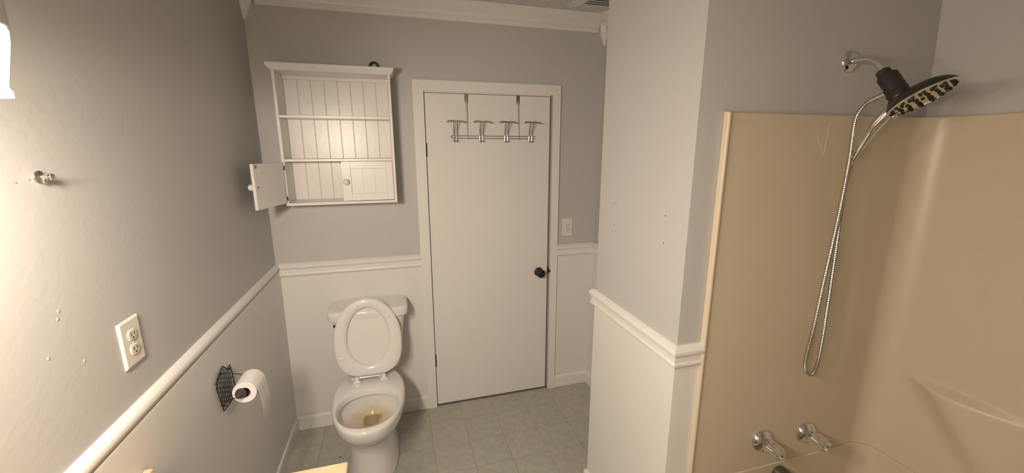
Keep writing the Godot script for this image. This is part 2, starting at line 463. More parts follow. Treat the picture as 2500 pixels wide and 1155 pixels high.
# ---------- chair rails, skirtings, crown ----------
func trims() -> void:
	var y := RAIL_Y
	var rail := pv([[0, y], [0.006, y], [0.012, y - 0.004], [0.020, y - 0.010], [0.0245, y - 0.017], [0.0245, y - 0.026], [0.021, y - 0.031], [0.0165, y - 0.034], [0.0145, y - 0.042], [0.0145, y - 0.058], [0.017, y - 0.0605], [0.0185, y - 0.066], [0.017, y - 0.072], [0.012, y - 0.076], [0.007, y - 0.082], [0, y - 0.082]])
	var base := pv([[0, 0], [0.013, 0], [0.013, 0.072], [0.0115, 0.080], [0.008, 0.086], [0.0, 0.09]])
	var tp: Material = M.trim_paint
	var slim := rail.duplicate()                                  # the left run is a shallower moulding
	for k in slim.size(): slim[k] = Vector2(slim[k].x * 0.84, slim[k].y)
	var m := MB.new(); sweep(m, [Vector2(0, ZR), Vector2(0, 0)], slim, -1.0, null, Vector2(1, 0)); struct("trim_1", m, tp, "white chair rail running down the left wall past the outlet", "chair rail", 30)
	m = MB.new(); sweep(m, [Vector2(0, 0), Vector2(0.806, 0)], rail, -1.0, Vector2(0, 1), null); struct("trim_2", m, tp, "white chair rail on the back wall above the toilet tank", "chair rail", 30)
	m = MB.new(); sweep(m, [Vector2(1.712, 0), Vector2(1.9945, 0)], rail, -1.0, null, Vector2(1.9945, 1)); struct("trim_3", m, tp, "short white chair rail right of the door under the switch", "chair rail", 30)
	m = MB.new(); sweep(m, [Vector2(1.9945, 0), Vector2(1.9945, ZF)], rail, -1.0, Vector2(1, 0), null); struct("trim_4", m, tp, "white chair rail on the narrow alcove wall right of the door", "chair rail", 30)
	m = MB.new(); sweep(m, [Vector2(1.62, ZF), Vector2(XP, ZF), Vector2(XP, ZP), Vector2(1.645, ZP)], rail, -1.0); struct("trim_5", m, tp, "white chair rail wrapped round the partition wall beside the tub surround", "chair rail", 30)
	m = MB.new(); sweep(m, [Vector2(0.005, ZR), Vector2(0.005, 0)], base, -1.0, null, Vector2(1, 0)); struct("baseboard_left", m, tp, "white baseboard along the left wall below the toilet paper", "baseboard", 30)
	m = MB.new(); sweep(m, [Vector2(0.005, 0.0), Vector2(0.806, 0.0)], base, -1.0, Vector2(0.005, 1), null); struct("baseboard_back", m, tp, "white baseboard behind the toilet", "baseboard", 30)
	m = MB.new(); sweep(m, [Vector2(1.712, 0), Vector2(1.9795, 0)], base, -1.0, null, Vector2(1.9795, 1)); struct("baseboard_alcove", m, tp, "short white baseboard between door casing and alcove corner", "baseboard", 30)
	m = MB.new(); sweep(m, [Vector2(1.9795, 0), Vector2(1.9795, ZF)], base, -1.0, Vector2(1, 0), null); struct("baseboard_right", m, tp, "white baseboard along the alcove wall right of the door", "baseboard", 30)
	m = MB.new(); sweep(m, [Vector2(XA - 0.02, ZF - 0.003), Vector2(XP - 0.003, ZF - 0.003), Vector2(XP - 0.003, ZP + 0.003), Vector2(1.645, ZP + 0.003)], base, -1.0); struct("baseboard_partition", m, tp, "white baseboard round the foot of the partition wall", "baseboard", 30)
	# crown with corner blocks
	var c := CEIL
	var crown := pv([[0, c], [0.082, c], [0.082, c - 0.010], [0.076, c - 0.013], [0.068, c - 0.024], [0.052, c - 0.034], [0.036, c - 0.046], [0.028, c - 0.058], [0.025, c - 0.064], [0.018, c - 0.066], [0.018, c - 0.073], [0.012, c - 0.076], [0.012, c - 0.086], [0.006, c - 0.09], [0, c - 0.09]])
	m = MB.new(); sweep(m, [Vector2(0.06, 0), Vector2(1.958, 0)], crown, -1.0); struct("trim_6", m, tp, "white crown moulding along the top of the back wall", "crown moulding", 30)
	m = MB.new(); sweep(m, [Vector2(0, ZR), Vector2(0, 0.06)], crown, -1.0); struct("trim_7", m, tp, "white crown moulding along the top of the left wall", "crown moulding", 30)
	m = MB.new(); sweep(m, [Vector2(2.0125, 0.06), Vector2(2.0125, ZF)], crown, -1.0); struct("trim_8", m, tp, "white crown moulding above the narrow alcove wall", "crown moulding", 30)
	for e in [[0.0, 1.0, "trim_9", "white pointed crown corner block left of the cabinet"], [2.0135, -1.0, "trim_10", "white pointed crown corner block above the light switch"]]:
		m = MB.new()
		var rs := []
		for q in [[0.092, c], [0.092, c - 0.012], [0.084, c - 0.016], [0.076, c - 0.034], [0.070, c - 0.036], [0.070, c - 0.050], [0.066, c - 0.054], [0.060, c - 0.082], [0.056, c - 0.090], [0.052, c - 0.094], [0.034, c - 0.126], [0.030, c - 0.130], [0.028, c - 0.136], [0.010, c - 0.160], [0.002, c - 0.166]]:
			var s: float = q[0] * 0.78
			rs.append(PackedVector3Array([V(e[0], q[1], 0), V(e[0] + e[1] * s, q[1], 0), V(e[0] + e[1] * s, q[1], s * 0.55), V(e[0] + e[1] * s * 0.55, q[1], s), V(e[0], q[1], s)]))
		m.rings(rs)
		struct(e[2], m, tp, e[3], "corner block", 20)

# ---------- door ----------
func door() -> void:
	var d := Node3D.new(); d.name = "door_1"; add_child(d); d.position = V(1.26, 0, 0)
	tag(d, "plain white flush door with black knob and hinges in white casing", "door"); d.set_meta("kind", "structure")
	obj("slab", boxes([[V(0.8715, 0.010, -0.037), V(1.6475, 2.030, -0.0005)]], 0.002), M.door_paint, d)
	var cz := func(q, s): return V(q.x, q.y, -0.001 if s == 0 else 0.017)
	var m := MB.new(); m.prism(pv([[0.805, 0], [0.866, 0], [0.866, 2.0375], [0.805, 2.0975]]), cz); obj("casing_leg", m, M.trim_paint, d)
	m = MB.new(); m.prism(pv([[1.663, 0], [1.713, 0], [1.713, 2.0975], [1.663, 2.0375]]), cz); obj("casing_leg", m, M.trim_paint, d)
	m = MB.new(); m.prism(pv([[0.8054, 2.0976], [0.8661, 2.0379], [1.6629, 2.0379], [1.7126, 2.0976]]), cz); obj("casing_head", m, M.trim_paint, d)
	m = boxes([[V(0.862, 0, -0.06), V(0.868, 2.038, 0)], [V(1.6515, 0, -0.06), V(1.664, 2.038, -0.033)], [V(0.866, 2.0325, -0.06), V(1.652, 2.038, 0)]])
	obj("jamb", m, M.trim_paint, d)
	for y in [[1.668, 1.744], [0.293, 0.380]]:
		m = MB.new(); m.bar(V(0.8695, y[0], 0.003), V(0.8695, y[1], 0.003), 0.0055, 10); m.box(V(0.8675, y[0], -0.02), V(0.8715, y[1], 0.001)); m.ball(V(0.8695, y[1], 0.003), V(0.006, 0.004, 0.006), 10)
		obj("hinge", m, M.black_metal, d)
	# knob: rose, neck and round knob, pushed to the right of the neck by the view
	m = MB.new(); m.lathe([[0.001, 0], [0.031, 0], [0.031, 0.005], [0.027, 0.009], [0.013, 0.012], [0.011, 0.024], [0.013, 0.030], [0.024, 0.036], [0.0285, 0.044], [0.0285, 0.054], [0.025, 0.061], [0.014, 0.065], [0.001, 0.066]], V(1.586, 0.892, -0.001), Vector3.BACK, 32)
	obj("knob", m, M.black_metal, d)
	m = MB.new(); m.box(V(1.6478, 0.868, -0.012), V(1.6512, 0.918, -0.001), 0.0008); m.box(V(1.652, 0.876, -0.033), V(1.6628, 0.910, -0.006), 0.001); m.box(V(1.660, 0.884, -0.006), V(1.668, 0.902, 0.0185), 0.003)
	obj("strike_plate", m, M.screw_brown, d)

# ---------- wall cabinet ----------
func wall_cabinet() -> void:
	var cw: Material = M.cabinet_white
	var t := thing("wall_cabinet", "white open wall cabinet above the toilet, one door ajar", "cabinet", V(0.41, 1.42, 0))
	var x0 := 0.131; var x1 := 0.687; var y0 := 1.422; var y1 := 2.088; var zf := 0.168
	obj("side_panel", boxes([[V(x0, y0, 0.001), V(x0 + 0.014, y1, zf)]], 0.0015), cw, t)
	obj("side_panel", boxes([[V(x1 - 0.014, y0, 0.001), V(x1, y1, zf)]], 0.0015), cw, t)
	obj("bottom_panel", boxes([[V(x0 + 0.014, y0, 0.001), V(x1 - 0.014, y0 + 0.014, zf)]], 0.0015), cw, t)
	obj("shelf", boxes([[V(x0 + 0.014, 1.866, 0.008), V(x1 - 0.014, 1.879, zf - 0.004)]], 0.0015), cw, t)
	obj("shelf", boxes([[V(x0 + 0.014, 1.649, 0.008), V(x1 - 0.014, 1.662, zf)]], 0.0015), cw, t)
	# cornice: a moulded top board
	var m := MB.new()
	var rs := []
	for q in [[0.0, 2.088], [0.004, 2.090], [0.006, 2.094], [0.010, 2.100], [0.016, 2.106], [0.017, 2.109], [0.019, 2.110], [0.019, 2.122], [0.017, 2.124]]:
		var o: float = q[0]
		rs.append(PackedVector3Array([V(x0 - o, q[1], 0.001), V(x1 + o, q[1], 0.001), V(x1 + o, q[1], zf + o), V(x0 - o, q[1], zf + o)]))
	m.rings(rs); obj("cornice", m, cw, t)
	obj("top_rail", boxes([[V(x0 + 0.014, 2.070, 0.009), V(x1 - 0.014, 2.088, 0.020)]], 0.001), cw, t)
	# eight tongue-and-groove boards
	var bw := (x1 - x0 - 0.028) / 8.0
	m = MB.new(); m.box(V(0, y0 + 0.014, 0.002), V(bw - 0.0016, 2.086, 0.008), 0.0022)
	var bm := m.mesh()
	for k in 8:
		var o := obj("back_board", bm, cw, t)
		o.position += V(x0 + 0.014 + bw * k + 0.0008, 0, 0)
	obj("back_sheet", boxes([[V(x0 + 0.014, y0 + 0.014, 0.001), V(x1 - 0.014, 2.086, 0.0035)]]), cw, t)
	# right door, closed: frame, recessed panel, knob
	var dy0 := 1.439; var dy1 := 1.6475
	var make := func(called: String, turned: bool) -> MeshInstance3D:        # the door lies in x 0..-0.262 from its hinge, panelled front at +z, or at -z when turned
		var q := MB.new()
		q.box(V(-0.262, dy0, -0.014), V(-0.216, dy1, 0.0), 0.0015); q.box(V(-0.034, dy0, -0.014), V(0, dy1, 0.0), 0.0015)
		q.box(V(-0.216, dy0, -0.014), V(-0.034, dy0 + 0.038, -0.0002), 0.001); q.box(V(-0.216, dy1 - 0.038, -0.014), V(-0.034, dy1, -0.0002), 0.001)
		q.box(V(-0.2165, dy0 + 0.0375, -0.0139), V(-0.0335, dy1 - 0.0375, -0.0055))
		if turned:
			for i in range(0, q.v.size(), 3):
				var b := q.v[i + 1]
				q.v[i] = V(q.v[i].x, q.v[i].y, -0.014 - q.v[i].z); q.v[i + 1] = V(q.v[i + 2].x, q.v[i + 2].y, -0.014 - q.v[i + 2].z); q.v[i + 2] = V(b.x, b.y, -0.014 - b.z)
		return obj(called, q, cw, t)
	var knob_prof := [[0.001, 0], [0.006, 0.0], [0.0065, 0.006], [0.010, 0.009], [0.0145, 0.014], [0.0155, 0.020], [0.013, 0.0255], [0.007, 0.029], [0.001, 0.0297]]
	var dr: MeshInstance3D = make.call("cabinet_door", false)
	dr.position = V(x1 - 0.0155, 0, zf) - t.position
	for pk in 3:
		var pb := obj("panel_board", boxes([[V(-0.2152 + 0.0604 * pk, dy0 + 0.0385, -0.006), V(-0.2152 + 0.0604 * (pk + 1) - 0.0008, dy1 - 0.0385, -0.0042)]], 0.0008), cw, dr)
		pb.position = Vector3.ZERO
	m = MB.new(); m.lathe(knob_prof, V(-0.240, 1.541, 0), Vector3.BACK, 20)
	var kn := obj("knob", m, cw, dr); kn.position = Vector3.ZERO
	# left door, swung open past the hinge on the left side
	var dl: MeshInstance3D = make.call("cabinet_door", true)
	dl.position = V(x0 + 0.009, 0, zf + 0.006) - t.position
	dl.rotation.y = deg_to_rad(75.5)
	m = MB.new(); m.lathe(knob_prof, V(-0.240, 1.541, -0.014), Vector3.FORWARD, 20)
	kn = obj("knob", m, cw, dl); kn.position = Vector3.ZERO
	m = MB.new(); m.lathe([[0.0005, 0], [0.0042, 0], [0.0042, 0.0008], [0.0005, 0.001]], V(-0.240, 1.541, 0.0), Vector3.BACK, 12)
	kn = obj("screw_head", m, M.dark_slot, dl); kn.position = Vector3.ZERO
	m = MB.new(); m.box(V(-0.252, 1.628, 0.0), V(-0.236, 1.642, 0.0022), 0.0005); m.lathe([[0.0005, 0.002], [0.003, 0.002], [0.0025, 0.0038], [0.0005, 0.004]], V(-0.244, 1.635, 0), Vector3.BACK, 10)
	kn = obj("strike_plate", m, M.nickel, dl); kn.position = Vector3.ZERO
	for hy in [1.618, 1.462]:
		m = MB.new(); m.bar(V(0.001, hy - 0.012, 0.002), V(0.001, hy + 0.012, 0.002), 0.0018, 8); m.box(V(-0.004, hy - 0.008, 0.0), V(0, hy + 0.008, 0.0008))
		kn = obj("hinge", m, M.screw_brown, dl); kn.position = Vector3.ZERO
	m = boxes([[V(0.404, 1.638, zf - 0.03), V(0.424, 1.649, zf - 0.008)]], 0.001); m.bar(V(0.409, 1.642, zf - 0.009), V(0.409, 1.642, zf - 0.002), 0.003, 8); m.bar(V(0.419, 1.642, zf - 0.009), V(0.419, 1.642, zf - 0.002), 0.003, 8)
	obj("door_catch", m, M.screw_brown, t)

# ---------- toilet ----------
func egg(y: float, cx: float, hw: float, z0: float, z1: float, e := 2.2, n := 56) -> PackedVector3Array:
	# egg outline: widest nearer the front; z0 back, z1 front
	var r := PackedVector3Array()
	var zc: float = lerp(z0, z1, 0.46)
	for j in n:
		var a := TAU * j / n
		var c := cos(a); var s := sin(a)
		var k := pow(pow(abs(c), e) + pow(abs(s), e), -1.0 / e)
		r.append(V(cx + hw * c * k, y, zc + (z1 - zc if s > 0 else zc - z0) * s * k))
	return r
func box_ring(y: float, x0: float, x1: float, z0: float, z1: float, e: float, bow := 0.0, n := 64) -> PackedVector3Array:
	var r := PackedVector3Array()
	var c := Vector2((x0 + x1) / 2, (z0 + z1) / 2); var h := Vector2((x1 - x0) / 2, (z1 - z0) / 2)
	for j in n:
		var a := TAU * j / n
		var d := Vector2(cos(a), sin(a))
		var k := pow(pow(abs(d.x), e) + pow(abs(d.y), e), -1.0 / e)
		var p := d * k
		var zz := c.y + h.y * p.y
		if p.y > 0: zz += bow * p.y * (1.0 - p.x * p.x)
		r.append(V(c.x + h.x * p.x, y, zz))
	return r
func toilet() -> void:
	var t := thing("toilet", "white toilet with seat and lid raised, bowl stained yellow", "toilet", V(0.48, 0, 0.35))
	var cx := 0.478
	# bowl and pedestal in one body: foot, waist, bowl, rim, inside of the bowl, sump
	var m := MB.new()
	var rs := []
	for q in [[0.0, 0.132, 0.10, 0.600, 2.6], [0.012, 0.134, 0.10, 0.602, 2.6], [0.03, 0.131, 0.10, 0.597, 2.6], [0.10, 0.122, 0.11, 0.578, 2.5], [0.17, 0.117, 0.12, 0.566, 2.4], [0.225, 0.119, 0.12, 0.570, 2.3],
			[0.255, 0.128, 0.12, 0.590, 2.25], [0.278, 0.145, 0.115, 0.628, 2.2], [0.30, 0.161, 0.11, 0.664, 2.2], [0.325, 0.174, 0.10, 0.692, 2.2], [0.355, 0.183, 0.095, 0.709, 2.2], [0.385, 0.187, 0.09, 0.716, 2.2],
			[0.398, 0.1868, 0.09, 0.716, 2.2], [0.405, 0.1850, 0.092, 0.7145, 2.2], [0.4105, 0.1805, 0.096, 0.710, 2.2], [0.4135, 0.1745, 0.104, 0.703, 2.2], [0.4143, 0.168, 0.20, 0.694, 2.2], [0.4135, 0.162, 0.29, 0.685, 2.2], [0.4105, 0.1565, 0.318, 0.6775, 2.2], [0.405, 0.153, 0.334, 0.6725, 2.2], [0.398, 0.151, 0.340, 0.670, 2.2], [0.376, 0.149, 0.345, 0.668, 2.2], [0.372, 0.151, 0.342, 0.670, 2.2],
			[0.371, 0.160, 0.330, 0.679, 2.2], [0.350, 0.158, 0.327, 0.672, 2.15], [0.325, 0.147, 0.324, 0.648, 2.1], [0.30, 0.124, 0.322, 0.602, 2.05], [0.28, 0.096, 0.322, 0.548, 2.0], [0.266, 0.066, 0.328, 0.49, 2.0], [0.256, 0.046, 0.336, 0.452, 2.0], [0.249, 0.038, 0.342, 0.432, 2.0], [0.235, 0.035, 0.346, 0.426, 2.0], [0.20, 0.026, 0.352, 0.40, 2.0], [0.19, 0.008, 0.36, 0.38, 2.0]]:
		rs.append(egg(q[0], cx, q[1], q[2], q[3], q[4]))
	m.rings(rs)
	var white := Color(0.74, 0.74, 0.735)
	var nz := FastNoiseLite.new(); nz.seed = 4; nz.frequency = 14.0
	var inner := [[0.350, 0.158, 0.327, 0.672], [0.325, 0.147, 0.324, 0.648], [0.30, 0.124, 0.322, 0.602], [0.28, 0.096, 0.322, 0.548], [0.266, 0.066, 0.328, 0.49], [0.256, 0.046, 0.336, 0.452], [0.249, 0.038, 0.342, 0.432], [0.19, 0.03, 0.346, 0.42]]
	var stain := func(p: Vector3) -> Color:
		if p.y > 0.40 or p.y < 0.18: return white
		var j := 0                                               # only the inner face of the bowl is stained
		while j < inner.size() - 2 and inner[j + 1][0] > p.y: j += 1
		var w := clampf(inverse_lerp(inner[j][0], inner[j + 1][0], p.y), 0.0, 1.0)
		var half: float = lerp(inner[j][1], inner[j + 1][1], w) + 0.006
		var zb: float = lerp(inner[j][2], inner[j + 1][2], w) - 0.006
		var zt: float = lerp(inner[j][3], inner[j + 1][3], w) + 0.006
		if absf(p.x - cx) > half or p.z < zb or p.z > zt: return white
		var h := p.y + 0.014 * nz.get_noise_3d(p.x, p.y, p.z)
		var k := smoothstep(0.318, 0.262, h)
		var c := white.lerp(Color(0.50, 0.42, 0.21), k * 0.75)
		return c.lerp(Color(0.30, 0.22, 0.08), (smoothstep(0.260, 0.252, h) - smoothstep(0.248, 0.240, h) * 0.55) * 0.8)
	var body := MeshInstance3D.new(); body.name = "bowl"
	body.mesh = m.mesh(50.0, stain); body.material_override = M.bowl_ceramic; t.add_child(body, true); body.position = -t.position
	m = MB.new(); m.rings([egg(0.238, cx, 0.0345, 0.347, 0.425, 2.0), egg(0.2485, cx, 0.0375, 0.3425, 0.4315, 2.0)])
	obj("water", m, M.water, body).position = Vector3.ZERO
	# tank and its lid
	m = MB.new()
	rs = []
	for q in [[0.414, 0.355, 0.62, 0.035, 0.165, 5.0], [0.43, 0.335, 0.64, 0.028, 0.178, 5.0], [0.47, 0.328, 0.65, 0.024, 0.182, 5.0], [0.62, 0.306, 0.670, 0.022, 0.190, 5.5], [0.772, 0.287, 0.688, 0.020, 0.198, 6.0]]:
		rs.append(box_ring(q[0], q[1], q[2], q[3], q[4], q[5], 0.008))
	m.rings(rs); obj("tank", m, M.ceramic, t)
	m = MB.new()
	rs = []
	for q in [[0.764, 0.006], [0.766, 0.001], [0.772, -0.001], [0.800, -0.003], [0.812, -0.001], [0.819, 0.004], [0.8225, 0.012], [0.823, 0.022]]:
		rs.append(box_ring(q[0], 0.270 + q[1], 0.706 - q[1], 0.014, 0.206 - q[1], 7.0, 0.013))
	m.rings(rs); obj("tank_lid", m, M.ceramic, t)
	m = MB.new(); m.lathe([[0.001, 0], [0.0085, 0.0], [0.0085, 0.006], [0.001, 0.007]], V(0.307, 0.739, 0.192), Vector3.BACK, 14)
	obj("flush_lever_hole", m, M.dark_slot, t)
	# raised seat ring and raised lid: built flat in (x, along), then leaned back on the tank
	var lean := func(x: float, s: float, d: float) -> Vector3:    # s along the seat from the hinge, d towards the room
		var a := deg_to_rad(4.2)
		return V(cx + x + 0.003, 0.434 + s * cos(a) + d * sin(a), 0.262 - s * sin(a) + d * cos(a))
	var outline := func(w: float, s0: float, s1: float, flat: float, n := 64) -> PackedVector2Array:
		var o := PackedVector2Array()
		for j in n:
			var a := TAU * j / n
			var c := cos(a); var s := sin(a)
			var e: float = 2.03 if s > 0 else lerp(2.05, 2.9, clamp(flat / 0.004, 0.0, 1.0))
			var k := pow(pow(abs(c), e) + pow(abs(s), e), -1.0 / e)
			var sc: float = lerp(s0, s1, 0.45)
			var y: float = sc + (s1 - sc if s > 0 else sc - s0) * s * k
			o.append(Vector2(w * c * k, max(y, s0 + min(flat, 0.004))))
		return o
	var skin := func(mm: MB, layers: Array) -> void:
		var r2 := []
		for L in layers:
			var o: PackedVector2Array = outline.call(L[0], L[1], L[2], L[3])
			var q := PackedVector3Array()
			for p in o: q.append(lean.call(p.x, p.y, L[4]))
			r2.append(q)
		mm.rings(r2, layers.size() > 0 and not layers[0].size() > 5, not layers[0].size() > 5)
	m = MB.new()
	skin.call(m, [[0.176, 0.012, 0.460, 0.004, -0.030], [0.181, 0.008, 0.465, 0.004, -0.027], [0.181, 0.008, 0.465, 0.004, -0.021], [0.177, 0.012, 0.461, 0.004, -0.0175]])
	obj("lid", m, M.seat_plastic, t)
	m = MB.new()
	var lay := []
	for q in [[0.0, -0.016], [-0.0045, -0.012], [-0.005, -0.006], [-0.003, -0.001], [0.001, 0.0025], [0.007, 0.0055], [0.015, 0.0078], [0.024, 0.0088], [0.033, 0.0086], [0.042, 0.007], [0.050, 0.0043], [0.057, 0.001], [0.062, -0.0035], [0.0645, -0.009], [0.0645, -0.016]]:
		var g: float = clamp(q[0] / 0.0645, 0.0, 1.0)
		var fl: float = 0.004 * (1.0 - g)
		if g > 0.95: fl = 0.0
		lay.append([0.178 - q[0] * (0.0655 / 0.0645), 0.012 + q[0] * (0.059 / 0.0645), 0.462 - q[0] * (0.053 / 0.0645), fl, q[1]])
	var r3 := []
	for L in lay:
		var o2: PackedVector2Array = outline.call(L[0], L[1], L[2], L[3])
		var q2 := PackedVector3Array()
		for p in o2: q2.append(lean.call(p.x, p.y, L[4]))
		r3.append(q2)
	r3.append(r3[0])
	m.rings(r3, false, false)
	var seat := obj("seat", m, M.seat_plastic, t, 55.0)
	for b in [[-0.146, 0.135, -8.0], [0.148, 0.150, -6.0], [-0.117, 0.345, -18.0], [0.112, 0.352, 30.0]]:
		m = MB.new()
		var rr := []
		for q in [[1.0, 0.006], [1.0, 0.0098], [0.9, 0.0122], [0.6, 0.0134]]:
			var ring := PackedVector3Array()
			for j in 16:
				var a := TAU * j / 16
				var lx: float = 0.0175 * q[0] * cos(a); var ly: float = 0.0062 * q[0] * sin(a)
				var an := deg_to_rad(b[2])
				ring.append(lean.call(b[0] + lx * cos(an) - ly * sin(an), b[1] + lx * sin(an) + ly * cos(an), q[1]))
			rr.append(ring)
		m.rings(rr)
		obj("bumper", m, M.seat_plastic, seat).position = Vector3.ZERO
	for x in [-0.073, 0.073]:
		m = MB.new(); m.box(V(cx + x - 0.022, 0.413, 0.236), V(cx + x + 0.022, 0.424, 0.276), 0.004); m.box(V(cx + x - 0.012, 0.42, 0.243), V(cx + x + 0.012, 0.445, 0.270), 0.004); m.box(V(cx + x - 0.027, 0.431, 0.252), V(cx + x - 0.013, 0.444, 0.2735), 0.003)
		obj("hinge", m, M.seat_plastic, t)
	m = MB.new(); m.bar(V(cx - 0.06, 0.437, 0.257), V(cx + 0.06, 0.437, 0.257), 0.006, 12)
	obj("hinge_rod", m, M.seat_plastic, t)

# ---------- tub and surround ----------
func surround_run(lip: bool) -> Array:      # [x, z, nx, nz] from the left edge round the corner to the rear
	var out := []
	var zf := ZP + 0.015; var xf := 2.509; var R := 0.075
	if lip:
		out += [[1.643, ZP + 0.001, -1.0, 0.0], [1.643, zf + 0.001, -0.9, 0.3], [1.6445, zf + 0.0045, -0.5, 0.8], [1.648, zf + 0.0062, 0.0, 1.0], [1.6525, zf + 0.0055, 0.3, 0.95], [1.657, zf + 0.0025, 0.3, 0.95], [1.662, zf + 0.0005, 0.1, 1.0]]
	else: out += [[1.643, ZP + 0.001, -1.0, 0.0], [1.643, zf, -0.6, 0.8]]
	for k in 9: out.append([lerp(1.70, xf - R - 0.01, k / 8.0), zf, 0.0, 1.0])
	for k in 13:
		var a := PI / 2 * k / 12.0
		out.append([xf - R + R * sin(a), zf + R - R * cos(a), -sin(a), cos(a)])
	var z := zf + R
	while z < 2.1:
		z += 0.009; out.append([xf, z, -1.0, 0.0])
	for k in 6: out.append([xf, lerp(2.15, ZR - 0.004, k / 5.0), -1.0, 0.0])
	return out
func bulge(y: float, z: float) -> float:    # moulded ledge of the right panel: a soft slanted flank, a crisp top that fades to the rear
	var d1 := 0.888 - y
	var d2 := (z - 1.567) * 0.777 - (0.888 - y) * 0.63
	var flank := smoothstep(-0.02, 0.075, d2)
	var top := smoothstep(-0.004, 0.020, d1)
	var far := 1.0 - 0.85 * smoothstep(1.70, 1.93, z)
	return 0.040 * flank * top * max(far, 0.0) * lerp(0.6, 1.0, smoothstep(0.0, 0.10, d2))
func sheet(run: Array, ys: Array, offs: Array) -> MB:      # a closed shell: face, back, edges
	var m := MB.new()
	var rs := []
	for i in run.size():
		var q: Array = run[i]
		var r := PackedVector3Array()
		for k in ys.size():
			var y: float = ys[k]
			var h: float = offs[k] + (bulge(y, q[1]) if q[2] < -0.99 and q[1] > 1.54 else 0.0)
			if i < 2: h = 0.0
			r.append(V(q[0] + q[2] * h, y, q[1] + q[3] * h))
		for k in range(ys.size() - 1, -1, -1):
			if i < 2: r.append(V(1.6465, ys[k], ZP + (0.003 if i == 0 else 0.009)))
			else: r.append(V(q[0] - q[2] * 0.005, ys[k], q[1] - q[3] * 0.005))
		rs.append(r)
	var st := m.v.size()
	m.rings(rs, false, false)
	var last: PackedVector3Array = rs[rs.size() - 1]
	var first: PackedVector3Array = rs[0]
	var n := ys.size()
	for k in n - 1:
		m.quad(first[k], first[k + 1], first[2 * n - 2 - k], first[2 * n - 1 - k])
		m.quad(last[k + 1], last[k], last[2 * n - 1 - k], last[2 * n - 2 - k])
	m.fix(st)
	return m
func tub_and_surround() -> void:
	var ys := [0.5129, 0.5138, 0.515]
	var y := 0.517
	while y < 0.95:
		ys.append(y); y += 0.0085
	for k in 14: ys.append(lerp(0.96, 1.80, k / 13.0))
	ys += [1.812, 1.8185, 1.820, 1.8215, 1.822]
	var po := []
	for q in ys: po.append(-0.0012 if q < 0.5133 else (0.0 if q < 1.819 else -0.004 * (q - 1.8185) / 0.0035))
	var s := thing("tub_surround", "glossy beige moulded tub surround on the shower walls", "tub surround", V(2.1, 0.515, 1.47))
	obj("wall_panel", sheet(surround_run(true), ys, po), M.surround, s, 60)
	for q in [[2.0, 1.757, 2.0435, 1.693], [2.051, 1.796, 2.046, 1.699]]:
		var sc := MB.new(); sc.bar(V(q[0], q[1], ZP + 0.0151), V(q[2], q[3], ZP + 0.0151), 0.0006, 5)
		obj("scratch", sc, M.trim_paint, s)
	var t := thing("bathtub", "beige bathtub under the shower, its end wall below the seam", "bathtub", V(2.05, 0, 2.2))
	var yl := [0.10]
	y = 0.11
	while y < 0.505:
		yl.append(y); y += 0.012
	yl += [0.5085, 0.5105, 0.512, 0.5126, 0.5128]
	var lo := []
	for q in yl: lo.append(0.0042 if q < 0.5115 else (0.0036 if q < 0.5124 else (0.0024 if q < 0.5127 else 0.0006)))
	var low := sheet(surround_run(false), yl, lo)
	obj("tub_wall", low, M.surround, t, 60)
	obj("tub_floor", boxes([[V(1.646, 0.0, 1.478), V(2.507, 0.11, ZR - 0.004)]]), M.surround, t)
	var m := MB.new()
	var prof := [[1.646, 0.0], [1.646, 0.38], [1.652, 0.40], [1.668, 0.412], [1.70, 0.412], [1.722, 0.402], [1.735, 0.38], [1.76, 0.13], [1.80, 0.105], [1.80, 0.0]]
	m.prism(pv(prof), func(q, e): return V(q.x, q.y, 1.481 if e == 0 else ZR - 0.004))
	obj("apron", m, M.surround, t)
	m = MB.new(); m.lathe([[0.001, 0.0005], [0.03, 0.0005], [0.03, 0.002], [0.024, 0.004], [0.001, 0.004]], V(2.08, 0.110, 1.62), Vector3.UP, 20)
	obj("drain", m, M.chrome, t)

